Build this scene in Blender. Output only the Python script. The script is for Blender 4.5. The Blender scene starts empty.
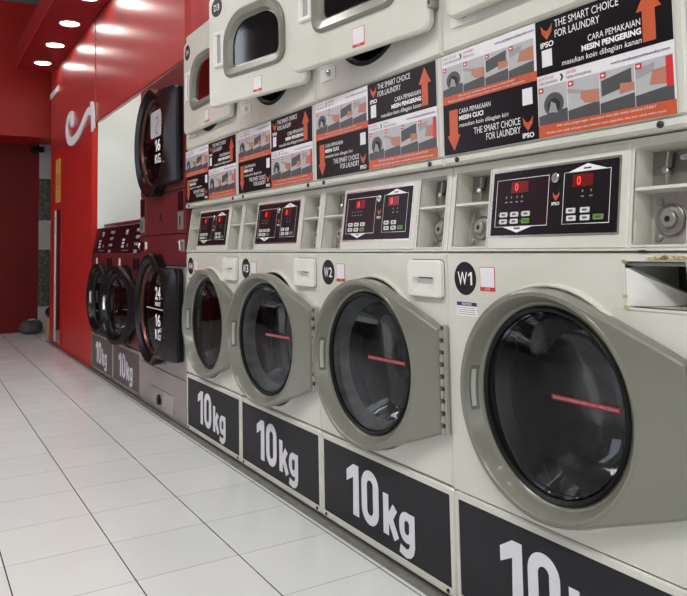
import bpy, math, random
from math import pi, sin, cos, radians as R
random.seed(4)
scn = bpy.context.scene
COL = scn.collection
L = 1.1636          # plane of the machine fronts
PITCH = .69         # one cream machine
Y1 = 1.1238         # centre of the nearest machine

# ------------------------------------------------------------------ materials
def mat(name, color, rough=.5, metal=0., coat=0., spec=.5, emit=None, es=0.):
    m = bpy.data.materials.new(name); m.use_nodes = True
    b = m.node_tree.nodes['Principled BSDF']
    b.inputs['Base Color'].default_value = (*color, 1)
    b.inputs['Roughness'].default_value = rough
    b.inputs['Metallic'].default_value = metal
    b.inputs['Coat Weight'].default_value = coat
    b.inputs['Coat Roughness'].default_value = .08
    b.inputs['Specular IOR Level'].default_value = spec
    if emit:
        b.inputs['Emission Color'].default_value = (*emit, 1)
        b.inputs['Emission Strength'].default_value = es
    return m
def nd(m, t, **kw):
    n = m.node_tree.nodes.new(t)
    for k, v in kw.items(): setattr(n, k, v)
    return n
def mottle(m, c2, scale=6., lo=.45, hi=.75, bump=0., bscale=200., stretch=(1,1,1), coord='Object'):
    """Worn, slightly dirty surface: second colour through noise, optional bump."""
    t = m.node_tree; b = t.nodes['Principled BSDF']
    tc = nd(m, 'ShaderNodeTexCoord'); mp = nd(m, 'ShaderNodeMapping'); mp.inputs['Scale'].default_value = stretch
    t.links.new(tc.outputs[coord], mp.inputs[0])
    n = nd(m, 'ShaderNodeTexNoise'); n.inputs['Scale'].default_value = scale; n.inputs['Detail'].default_value = 6
    t.links.new(mp.outputs[0], n.inputs['Vector'])
    r = nd(m, 'ShaderNodeMapRange'); r.inputs['From Min'].default_value = lo; r.inputs['From Max'].default_value = hi
    t.links.new(n.outputs[0], r.inputs[0])
    mx = nd(m, 'ShaderNodeMix', data_type='RGBA')
    mx.inputs[6].default_value = b.inputs['Base Color'].default_value
    mx.inputs[7].default_value = (*c2, 1)
    t.links.new(r.outputs[0], mx.inputs[0]); t.links.new(mx.outputs[2], b.inputs['Base Color'])
    if bump:
        n2 = nd(m, 'ShaderNodeTexNoise'); n2.inputs['Scale'].default_value = bscale
        t.links.new(mp.outputs[0], n2.inputs['Vector'])
        bp = nd(m, 'ShaderNodeBump'); bp.inputs['Strength'].default_value = bump; bp.inputs['Distance'].default_value = .01
        t.links.new(n2.outputs[0], bp.inputs['Height']); t.links.new(bp.outputs[0], b.inputs['Normal'])
    return m
M = {}
M['cream'] = mottle(mat('cream_enamel', (.60, .59, .53), .32, coat=.2), (.55, .535, .465), 3.5)
M['cream_worn'] = mottle(mat('cream_enamel_worn', (.61, .60, .53), .36), (.40, .34, .24), 26., .60, .80)
M['white_plastic'] = mat('white_plastic', (.70, .69, .65), .35)
M['olive'] = mottle(mat('olive_grey_plastic', (.172, .170, .138), .30, coat=.2), (.150, .148, .120), 5.)
M['olive_dark'] = mat('olive_shadow_gap', (.10, .10, .08), .5)
M['charcoal'] = mottle(mat('charcoal_vinyl', (.020, .0195, .023), .5, spec=.15), (.026, .025, .029), 3.)
M['brown_board'] = mottle(mat('brown_grey_vinyl', (.085, .064, .062), .45, spec=.3), (.10, .08, .078), 3.)
M['letter'] = mat('pale_grey_letters', (.66, .65, .70), .5)
M['white'] = mat('white_print', (.80, .79, .80), .5)
M['offwhite'] = mat('paper_white', (.72, .70, .74), .35)
M['black'] = mat('black_print', (.008, .007, .008), .4, spec=.25)
M['poster_black'] = mat('poster_black', (.007, .0045, .006), .28, spec=.16)
M['orange'] = mottle(mat('poster_orange', (.50, .090, .035), .3, spec=.35), (.43, .078, .03), 9.)
M['grey_dark'] = mat('dark_grey_print', (.06, .06, .065), .35)
M['grey_mid'] = mat('mid_grey_print', (.30, .29, .30), .35)
M['grey_lite'] = mat('light_grey_print', (.42, .41, .43), .35)
M['skin_print'] = mat('tan_print', (.42, .17, .11), .35)
M['red_print'] = mat('red_print', (.55, .02, .03), .35)
M['navy'] = mat('navy_print', (.02, .025, .09), .4)
M['red'] = mottle(mat('red_painted_panel', (.44, .014, .009), .42, spec=.35), (.36, .011, .008), 1.4)
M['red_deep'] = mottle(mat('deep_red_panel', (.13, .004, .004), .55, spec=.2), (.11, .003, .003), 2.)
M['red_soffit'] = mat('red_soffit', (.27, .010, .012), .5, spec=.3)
M['maroon'] = mottle(mat('maroon_enamel', (.115, .009, .011), .35, spec=.4), (.095, .007, .009), 3.)
M['maroon_dark'] = mat('dark_maroon_panel', (.014, .002, .004), .22, spec=.3)
M['steel'] = mottle(mat('brushed_steel', (.42, .38, .37), .36, metal=.75), (.36, .32, .31), 30., stretch=(1, 8, .5))
M['chrome'] = mat('chrome', (.58, .57, .54), .22, metal=1.)
M['grey_metal'] = mottle(mat('grey_metal', (.28, .27, .24), .36, metal=.5), (.22, .21, .19), 8.)
M['dark_metal'] = mat('dark_metal', (.06, .055, .05), .4, metal=.8)
M['hinge'] = mat('hinge_metal', (.50, .48, .45), .28, metal=.9)
M['rubber'] = mat('black_rubber', (.006, .006, .007), .4, spec=.2)
M['black_gloss'] = mat('black_gloss_plastic', (.006, .005, .006), .26, spec=.14)
M['copper'] = mat('copper_red_rim', (.10, .018, .012), .3, metal=.4)
M['void'] = mat('dark_interior', (.010, .010, .011), .7)
M['display'] = mat('black_display_panel', (.006, .003, .005), .3, spec=.2)
M['display_red'] = mat('dark_red_display_panel', (.012, .002, .004), .3, spec=.2)
M['led_window'] = mat('led_window', (.05, .0, .0), .2, emit=(1, .03, .03), es=.10)
M['led'] = mat('led_digits', (.8, .02, .02), .3, emit=(1, .04, .03), es=2.2)
M['key_white'] = mat('white_key', (.62, .62, .62), .4)
M['key_green'] = mat('green_key', (.10, .24, .04), .4)
M['white_wall'] = mottle(mat('white_wall_paint', (.72, .79, .74), .45), (.67, .74, .70), .8)
M['grey_wall'] = mat('grey_wall_paint', (.24, .24, .24), .7)
M['ceiling'] = mottle(mat('grey_ceiling', (.16, .17, .165), .8), (.13, .14, .135), 4.)
M['yellow'] = mat('yellow_sticker', (.62, .36, .05), .45)
M['tan'] = mat('tan_wood', (.38, .22, .11), .55)
M['bag'] = mottle(mat('dark_grey_fabric', (.045, .047, .047), .7), (.07, .072, .07), 14.)
M['lamp'] = mat('lamp_lens', (1, 1, 1), .5, emit=(1, .93, .86), es=26.)
M['tube'] = mat('fluorescent_tube', (1, 1, 1), .5, emit=(1., .985, .95), es=22.)
M['rust'] = mottle(mat('rusty_enamel', (.22, .09, .03), .8), (.50, .40, .24), 60., .4, .6, .4, 150.)
M['kerb'] = mottle(mat('grey_floor_trim', (.16, .155, .14), .5), (.10, .098, .09), 20.)

def fascia_material():
    """Glossy red acrylic, slightly wavy, so that lamps smear along it."""
    m = mat('glossy_red_acrylic', (.42, .020, .020), .42, coat=1.)
    b = m.node_tree.nodes['Principled BSDF']; t = m.node_tree
    b.inputs['Coat Roughness'].default_value = .26
    b.inputs['Specular IOR Level'].default_value = .7
    tc = nd(m, 'ShaderNodeTexCoord'); mp = nd(m, 'ShaderNodeMapping'); mp.inputs['Scale'].default_value = (1, 5, .35)
    n = nd(m, 'ShaderNodeTexNoise'); n.inputs['Scale'].default_value = 1.8; n.inputs['Detail'].default_value = 2
    bp = nd(m, 'ShaderNodeBump'); bp.inputs['Strength'].default_value = .12; bp.inputs['Distance'].default_value = .01
    t.links.new(tc.outputs['Object'], mp.inputs[0]); t.links.new(mp.outputs[0], n.inputs['Vector'])
    t.links.new(n.outputs[0], bp.inputs['Height']); t.links.new(bp.outputs[0], b.inputs['Normal']); t.links.new(bp.outputs[0], b.inputs['Coat Normal'])
    return m
M['fascia'] = fascia_material()

def glass_material(name, tint, ior=1.5, rough=.01, boost=1.):
    m = bpy.data.materials.new(name); m.use_nodes = True; t = m.node_tree; t.nodes.clear()
    out = nd(m, 'ShaderNodeOutputMaterial'); mx = nd(m, 'ShaderNodeMixShader')
    tr = nd(m, 'ShaderNodeBsdfTransparent'); tr.inputs[0].default_value = (*tint, 1)
    gl = nd(m, 'ShaderNodeBsdfGlossy'); gl.inputs['Roughness'].default_value = rough
    fr = nd(m, 'ShaderNodeFresnel'); fr.inputs[0].default_value = ior
    mu = nd(m, 'ShaderNodeMath', operation='MULTIPLY', use_clamp=True); mu.inputs[1].default_value = boost
    t.links.new(fr.outputs[0], mu.inputs[0]); t.links.new(mu.outputs[0], mx.inputs[0])
    t.links.new(tr.outputs[0], mx.inputs[1]); t.links.new(gl.outputs[0], mx.inputs[2]); t.links.new(mx.outputs[0], out.inputs[0])
    return m
M['glass'] = glass_material('tinted_door_glass', (.42, .43, .45), boost=.65)
M['bowl'] = glass_material('glass_bowl', (.46, .47, .49), rough=.03, boost=.8)
M['gap_glow'] = glass_material('painted_glow_flange', (.55, .57, .57), rough=.10, boost=1.6)  # room light entering the open door gap, painted into the glass as white
def paint_gap_glow(m):
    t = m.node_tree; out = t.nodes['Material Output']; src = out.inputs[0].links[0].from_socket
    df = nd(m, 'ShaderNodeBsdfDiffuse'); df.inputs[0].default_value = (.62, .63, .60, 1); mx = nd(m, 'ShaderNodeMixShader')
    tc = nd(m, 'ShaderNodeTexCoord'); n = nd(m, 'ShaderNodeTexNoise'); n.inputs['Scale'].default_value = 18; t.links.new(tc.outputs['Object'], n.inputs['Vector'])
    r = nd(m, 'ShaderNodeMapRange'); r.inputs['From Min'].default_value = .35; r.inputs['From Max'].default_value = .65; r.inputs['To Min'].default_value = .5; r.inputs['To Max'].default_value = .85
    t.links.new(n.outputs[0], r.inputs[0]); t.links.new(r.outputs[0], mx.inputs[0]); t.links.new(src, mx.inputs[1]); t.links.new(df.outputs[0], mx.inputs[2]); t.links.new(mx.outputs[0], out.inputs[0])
paint_gap_glow(M['gap_glow'])
M['strip_red'] = mat('dark_red_tape', (.24, .004, .010), .5, spec=.2)
M['grip'] = mat('pale_grey_grip', (.36, .355, .315), .3)
M['dryer_glass'] = glass_material('dryer_door_glass', (.45, .46, .50), rough=.06, boost=2.2)
M['slot_glass'] = mat('dark_red_gloss', (.07, .004, .008), .08, coat=1.)

def drum_material():
    m = mat('perforated_drum', (.03, .03, .033), .18, metal=1.)
    t = m.node_tree; b = t.nodes['Principled BSDF']
    tc = nd(m, 'ShaderNodeTexCoord'); v = nd(m, 'ShaderNodeTexVoronoi'); v.inputs['Scale'].default_value = 42
    r = nd(m, 'ShaderNodeMapRange'); r.inputs['From Min'].default_value = .12; r.inputs['From Max'].default_value = .3
    mx = nd(m, 'ShaderNodeMix', data_type='RGBA'); mx.inputs[6].default_value = (.01, .01, .01, 1); mx.inputs[7].default_value = (.045, .045, .05, 1)
    bp = nd(m, 'ShaderNodeBump'); bp.inputs['Strength'].default_value = .5; bp.inputs['Distance'].default_value = .01
    t.links.new(tc.outputs['Object'], v.inputs['Vector']); t.links.new(v.outputs[0], r.inputs[0])
    t.links.new(r.outputs[0], mx.inputs[0]); t.links.new(mx.outputs[2], b.inputs['Base Color'])
    t.links.new(r.outputs[0], bp.inputs['Height']); t.links.new(bp.outputs[0], b.inputs['Normal'])
    return m
M['drum'] = drum_material()

def floor_material():
    m = mat('glazed_white_floor_tile', (.60, .61, .61), .2, coat=.0)
    t = m.node_tree; b = t.nodes['Principled BSDF']; T = .2944
    tc = nd(m, 'ShaderNodeTexCoord'); sp = nd(m, 'ShaderNodeSeparateXYZ'); t.links.new(tc.outputs['Object'], sp.inputs[0])
    def axis(o, off, wid):
        a = nd(m, 'ShaderNodeMath', operation='SUBTRACT'); a.inputs[1].default_value = off; t.links.new(sp.outputs[o], a.inputs[0])
        d = nd(m, 'ShaderNodeMath', operation='DIVIDE'); d.inputs[1].default_value = T; t.links.new(a.outputs[0], d.inputs[0])
        p = nd(m, 'ShaderNodeMath', operation='PINGPONG'); p.inputs[1].default_value = .5; t.links.new(d.outputs[0], p.inputs[0])
        l = nd(m, 'ShaderNodeMath', operation='LESS_THAN'); l.inputs[1].default_value = wid / T / 2; t.links.new(p.outputs[0], l.inputs[0])
        f = nd(m, 'ShaderNodeMath', operation='FLOOR'); t.links.new(d.outputs[0], f.inputs[0])
        return l, f
    lx, fx = axis(0, .2372, .0036); ly, fy = axis(1, 2.341, .0024)
    cb = nd(m, 'ShaderNodeCombineXYZ'); t.links.new(fx.outputs[0], cb.inputs[0]); t.links.new(fy.outputs[0], cb.inputs[1])
    wn = nd(m, 'ShaderNodeTexWhiteNoise', noise_dimensions='3D'); t.links.new(cb.outputs[0], wn.inputs['Vector'])
    n = nd(m, 'ShaderNodeTexNoise'); n.inputs['Scale'].default_value = 2.6; n.inputs['Detail'].default_value = 5; t.links.new(tc.outputs['Object'], n.inputs['Vector'])
    ad = nd(m, 'ShaderNodeMath', operation='ADD'); t.links.new(wn.outputs[0], ad.inputs[0])
    n3 = nd(m, 'ShaderNodeMath', operation='MULTIPLY'); n3.inputs[1].default_value = 2.; t.links.new(n.outputs[0], n3.inputs[0]); t.links.new(n3.outputs[0], ad.inputs[1])
    dv = nd(m, 'ShaderNodeMath', operation='DIVIDE'); dv.inputs[1].default_value = 3.; t.links.new(ad.outputs[0], dv.inputs[0])
    mx = nd(m, 'ShaderNodeMix', data_type='RGBA'); mx.inputs[6].default_value = (.60, .62, .625, 1); mx.inputs[7].default_value = (.70, .71, .705, 1); t.links.new(dv.outputs[0], mx.inputs[0])
    g1 = nd(m, 'ShaderNodeMix', data_type='RGBA'); g1.inputs[7].default_value = (.24, .24, .235, 1); t.links.new(ly.outputs[0], g1.inputs[0]); t.links.new(mx.outputs[2], g1.inputs[6])
    g2 = nd(m, 'ShaderNodeMix', data_type='RGBA'); g2.inputs[7].default_value = (.05, .045, .04, 1); t.links.new(lx.outputs[0], g2.inputs[0]); t.links.new(g1.outputs[2], g2.inputs[6])
    t.links.new(g2.outputs[2], b.inputs['Base Color'])
    n2 = nd(m, 'ShaderNodeTexNoise'); n2.inputs['Scale'].default_value = 5.; t.links.new(tc.outputs['Object'], n2.inputs['Vector'])
    rr = nd(m, 'ShaderNodeMapRange'); rr.inputs['To Min'].default_value = .14; rr.inputs['To Max'].default_value = .30
    t.links.new(n2.outputs[0], rr.inputs[0]); t.links.new(rr.outputs[0], b.inputs['Roughness'])
    bp = nd(m, 'ShaderNodeBump'); bp.inputs['Strength'].default_value = .03; bp.inputs['Distance'].default_value = .02
    t.links.new(n2.outputs[0], bp.inputs['Height']); t.links.new(bp.outputs[0], b.inputs['Normal'])
    return m
M['floor'] = floor_material()

def mosaic_material():
    m = mat('banded_mosaic_stone', (.3, .3, .28), .6)
    t = m.node_tree; b = t.nodes['Principled BSDF']
    tc = nd(m, 'ShaderNodeTexCoord'); sp = nd(m, 'ShaderNodeSeparateXYZ'); t.links.new(tc.outputs['Object'], sp.inputs[0])
    v = nd(m, 'ShaderNodeTexVoronoi'); v.inputs['Scale'].default_value = 22; t.links.new(tc.outputs['Object'], v.inputs['Vector'])
    cr = nd(m, 'ShaderNodeValToRGB'); cr.color_ramp.elements[0].color = (.13, .14, .10, 1); cr.color_ramp.elements[1].color = (.035, .04, .03, 1); cr.color_ramp.elements[1].position = .5
    t.links.new(v.outputs[0], cr.inputs[0])
    bd = nd(m, 'ShaderNodeValToRGB'); e = bd.color_ramp; e.interpolation = 'CONSTANT'
    e.elements[0].position = 0; e.elements[0].color = (1, 1, 1, 1); e.elements[1].position = .105; e.elements[1].color = (0, 0, 0, 1)
    for p, c in ((.345, 1), (.47, 0), (.65, 1)):
        k = e.elements.new(p); k.color = (c, c, c, 1)
    dz = nd(m, 'ShaderNodeMath', operation='DIVIDE'); dz.inputs[1].default_value = 2.6; t.links.new(sp.outputs[2], dz.inputs[0]); t.links.new(dz.outputs[0], bd.inputs[0])
    mx = nd(m, 'ShaderNodeMix', data_type='RGBA'); mx.inputs[7].default_value = (.34, .33, .32, 1)
    t.links.new(bd.outputs[0], mx.inputs[0]); t.links.new(cr.outputs[0], mx.inputs[6]); t.links.new(mx.outputs[2], b.inputs['Base Color'])
    return m
M['mosaic'] = mosaic_material()

# ------------------------------------------------------------------ text (built-in font turned into polygons)
_txt = {}
def glyphs(s, bold=0.):
    k = (s, bold)
    if k not in _txt:
        c = bpy.data.curves.new('t', 'FONT'); c.body = s; c.size = 1; c.offset = bold; c.resolution_u = 3
        o = bpy.data.objects.new('t', c); COL.objects.link(o)
        bpy.context.view_layer.update()
        me = bpy.data.meshes.new_from_object(o.evaluated_get(bpy.context.evaluated_depsgraph_get()))
        vs = [(v.co.x, v.co.y) for v in me.vertices]; fs = [tuple(p.vertices) for p in me.polygons]
        bpy.data.objects.remove(o); bpy.data.curves.remove(c); bpy.data.meshes.remove(me)
        x0 = min(v[0] for v in vs); x1 = max(v[0] for v in vs); y0 = min(v[1] for v in vs); y1 = max(v[1] for v in vs)
        _txt[k] = ([((x - x0) / (x1 - x0), (y - y0) / (y1 - y0)) for x, y in vs], fs)
    return _txt[k]

# ------------------------------------------------------------------ mesh builder. Local axes: x into the wall, y to the photo's left, z up
class MB:
    def __init__(s): s.v = []; s.f = []; s.m = []; s.mats = []
    def mi(s, m):
        if m not in s.mats: s.mats.append(m)
        return s.mats.index(m)
    def add(s, vs, fs, m):
        o = len(s.v); s.v += vs; k = s.mi(m)
        for f in fs: s.f.append(tuple(i + o for i in f)); s.m.append(k)
        return s
    def box(s, x0, x1, y0, y1, z0, z1, m):
        x0, x1 = sorted((x0, x1)); y0, y1 = sorted((y0, y1)); z0, z1 = sorted((z0, z1))
        vs = [(x, y, z) for x in (x0, x1) for y in (y0, y1) for z in (z0, z1)]
        return s.add(vs, [(0, 1, 3, 2), (4, 6, 7, 5), (0, 4, 5, 1), (2, 3, 7, 6), (0, 2, 6, 4), (1, 5, 7, 3)], m)
    def bbox(s, x0, x1, y0, y1, z0, z1, m, b=.004):
        """box with its front (-x) edges chamfered"""
        x0, x1 = sorted((x0, x1)); y0, y1 = sorted((y0, y1)); z0, z1 = sorted((z0, z1))
        r = [[(x1, y0, z0), (x1, y1, z0), (x1, y1, z1), (x1, y0, z1)], [(x0 + b, y0, z0), (x0 + b, y1, z0), (x0 + b, y1, z1), (x0 + b, y0, z1)],
             [(x0, y0 + b, z0 + b), (x0, y1 - b, z0 + b), (x0, y1 - b, z1 - b), (x0, y0 + b, z1 - b)]]
        s.loft(r, m, cap0=True, cap1=True); return s
    def quad(s, y0, y1, z0, z1, x, m):
        y0, y1 = sorted((y0, y1))
        return s.add([(x, y1, z0), (x, y0, z0), (x, y0, z1), (x, y1, z1)], [(0, 1, 2, 3)], m)
    def poly(s, pts, x, m):
        return s.add([(x, y, z) for y, z in pts], [tuple(range(len(pts)))], m)
    def prism(s, pts, x0, x1, m):
        return s.loft([[(x1, y, z) for y, z in pts], [(x0, y, z) for y, z in pts]], m, cap0=True, cap1=True)
    def loft(s, rings, m, cap0=False, cap1=False, closed=True):
        o = len(s.v); n = len(rings[0]); k = s.mi(m)
        for r in rings: s.v += list(r)
        for i in range(len(rings) - 1):
            for j in range(n if closed else n - 1):
                j2 = (j + 1) % n; s.f.append((o + i * n + j, o + i * n + j2, o + (i + 1) * n + j2, o + (i + 1) * n + j)); s.m.append(k)
        if cap0: s.f.append(tuple(o + j for j in range(n))); s.m.append(k)
        if cap1: s.f.append(tuple(o + (len(rings) - 1) * n + j for j in range(n))); s.m.append(k)
        return s
    def lathe(s, prof, cy, cz, m, n=48, cap0=False, cap1=False, a0=0, a1=360):
        full = abs(a1 - a0) >= 360
        A = [R(a0 + (a1 - a0) * i / (n if full else n - 1)) for i in range(n)]
        return s.loft([[(x, cy + r * cos(a), cz + r * sin(a)) for a in A] for r, x in prof], m, cap0, cap1, closed=full)
    def disc(s, cy, cz, r, x, m, n=40, ry=None):
        return s.poly([(cy + (ry or r) * cos(2 * pi * i / n), cz + r * sin(2 * pi * i / n)) for i in range(n)], x, m)
    def tube(s, path, r, m, n=8):
        rings = []
        for i, p in enumerate(path):
            a = path[max(i - 1, 0)]; b = path[min(i + 1, len(path) - 1)]
            d = [b[k] - a[k] for k in range(3)]; l = math.sqrt(sum(q * q for q in d)) or 1; d = [q / l for q in d]
            u = (0, 0, 1) if abs(d[2]) < .9 else (0, 1, 0)
            e = (d[1] * u[2] - d[2] * u[1], d[2] * u[0] - d[0] * u[2], d[0] * u[1] - d[1] * u[0]); l = math.sqrt(sum(q * q for q in e)); e = [q / l for q in e]
            g = (d[1] * e[2] - d[2] * e[1], d[2] * e[0] - d[0] * e[2], d[0] * e[1] - d[1] * e[0])
            rr = r[i] if isinstance(r, (list, tuple)) else r
            rings.append([tuple(p[k] + rr * (cos(2 * pi * j / n) * e[k] + sin(2 * pi * j / n) * g[k]) for k in range(3)) for j in range(n)])
        return s.loft(rings, m, True, True)
    def text(s, t, yl, yr, zb, zt, x, m, bold=0., slant=0.):
        vs, fs = glyphs(t, bold)
        return s.add([(x, yl + (yr - yl) * u - slant * v * (zt - zb), zb + (zt - zb) * v) for u, v in vs], fs, m)
    def one(s, yl, yr, zb, zt, x, m):
        w_ = (yl - yr) * .46; hh = zt - zb
        s.poly([(yr + w_, zb), (yr, zb), (yr, zt), (yr + w_ * .8, zt), (yr + w_, zt - hh * .06)], x, m)
        return s.poly([(yl, zt - hh * .20), (yr + w_ * .9, zt - hh * .01), (yr + w_ * .9, zt - hh * .20), (yl, zt - hh * .36)], x - .0002, m)
    def word(s, t, yl, yr, zb, zt, x, m, bold=0.):
        """letters of equal width; the figure 1 gets a flag"""
        wid = [.55 if ch == '1' else (1.35 if ch in 'WM' else 1.) for ch in t]; tot = sum(wid) + .14 * (len(t) - 1); u = (yl - yr) / tot; y = yl
        for ch, w_ in zip(t, wid):
            if ch == '1': s.one(y, y - w_ * u, zb, zt, x, m)
            else: s.text(ch, y, y - w_ * u, zb, zt, x, m, bold)
            y -= (w_ + .14) * u
        return s
    def build(s, name, parent=None, smooth=30, loc=None, rot=None):
        me = bpy.data.meshes.new(name); me.from_pydata(s.v, [], s.f)
        for m in s.mats: me.materials.append(m)
        me.polygons.foreach_set('material_index', s.m)
        import bmesh
        bm = bmesh.new(); bm.from_mesh(me); bmesh.ops.remove_doubles(bm, verts=bm.verts, dist=1e-6)
        bmesh.ops.recalc_face_normals(bm, faces=bm.faces); bm.to_mesh(me); bm.free()
        if smooth:
            me.polygons.foreach_set('use_smooth', [True] * len(me.polygons)); me.set_sharp_from_angle(angle=R(smooth))
        o = bpy.data.objects.new(name, me); COL.objects.link(o)
        if parent: o.parent = parent
        if loc: o.location = loc
        if rot: o.rotation_euler = rot
        return o

def rrect(y0, y1, z0, z1, rad, n=8):
    """rounded rectangle in (y, z); rad = radii at (y1z1, y0z1, y0z0, y1z0)"""
    if not isinstance(rad, (tuple, list)): rad = (rad,) * 4
    out = []
    for (cy, cz, a), r in zip(((y1, z1, 0), (y0, z1, 90), (y0, z0, 180), (y1, z0, 270)), rad):
        oy = cy - r if cy == y1 else cy + r; oz = cz - r if cz == z1 else cz + r
        for i in range(n + 1):
            t = R(a + 90 * i / n); out.append((oy + r * cos(t), oz + r * sin(t)))
    return out
def at(pts, x): return [(x, y, z) for y, z in pts]

def holed_front(mb, y0, y1, z0, z1, cy, cz, r, x0, x1, m, n=64, bev=.006):
    """flat front between x0 and x1 with a round hole; outer edge rounded"""
    A = sorted(set([2 * pi * i / n for i in range(n)] + [math.atan2(z - cz, y - cy) % (2 * pi) for y in (y0, y1) for z in (z0, z1)]))
    def edge(a, e):
        c, s_ = cos(a), sin(a); t = 9e9
        if c > 1e-9: t = min(t, (y1 - e - cy) / c)
        if c < -1e-9: t = min(t, (y0 + e - cy) / c)
        if s_ > 1e-9: t = min(t, (z1 - e - cz) / s_)
        if s_ < -1e-9: t = min(t, (z0 + e - cz) / s_)
        return (cy + t * c, cz + t * s_)
    out = [edge(a, 0) for a in A]; inn = [edge(a, bev) for a in A]; cir = [(cy + r * cos(a), cz + r * sin(a)) for a in A]
    mb.loft([at(out, x1), at(out, x0 + bev), at(inn, x0), at(cir, x0), at(cir, x1)], m)

def thing(name, label, cat, loc, group=None):
    o = bpy.data.objects.new(name, None); COL.objects.link(o); o.location = loc; o.empty_display_size = .1
    return tag(o, label, cat, group)
def tag(o, label, cat, group=None):
    o['label'] = label; o['category'] = cat
    if group: o['group'] = group
    return o
def struct(o): o['kind'] = 'structure'; return o

# ------------------------------------------------------------------ porthole door of the cream and of the small dark washers
def teardrop(hy0, hz0, hz1, cy, cz, r, n=56):
    """circle (cy,cz,r) pulled into a straight hinge edge at y=hy0 from hz0 to hz1; points by angle around the circle's centre"""
    import itertools
    circ = [(cy + r * cos(2 * pi * i / 180), cz + r * sin(2 * pi * i / 180)) for i in range(180)]
    pts = circ + rrect(hy0, hy0 + .02, hz0, hz1, .006, 3)
    pts = sorted(set((round(a, 6), round(b, 6)) for a, b in pts))
    def cross(o, a, b): return (a[0] - o[0]) * (b[1] - o[1]) - (a[1] - o[1]) * (b[0] - o[0])
    lo = []
    for p in pts:
        while len(lo) >= 2 and cross(lo[-2], lo[-1], p) <= 0: lo.pop()
        lo.append(p)
    up = []
    for p in reversed(pts):
        while len(up) >= 2 and cross(up[-2], up[-1], p) <= 0: up.pop()
        up.append(p)
    hull = lo[:-1] + up[:-1]
    ang = sorted(set([round(2 * pi * i / n, 5) for i in range(n)] + [round(math.atan2(z - cz, hy0 - cy) % (2 * pi), 5) for z in (hz0 + .004, hz1 - .004)]))
    out = []
    for a in ang:
        c, s_ = cos(a), sin(a); best = 0
        for i in range(len(hull)):
            p, q = hull[i], hull[(i + 1) % len(hull)]
            ex, ez = q[0] - p[0], q[1] - p[1]; det = -c * ez + s_ * ex
            if abs(det) < 1e-12: continue
            px, pz = p[0] - cy, p[1] - cz
            t = (-px * ez + pz * ex) / det; w = (c * pz - s_ * px) / det
            if t > 0 and -1e-6 <= w <= 1 + 1e-6: best = max(best, t)
        out.append(best)
    return ang, out

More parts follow.
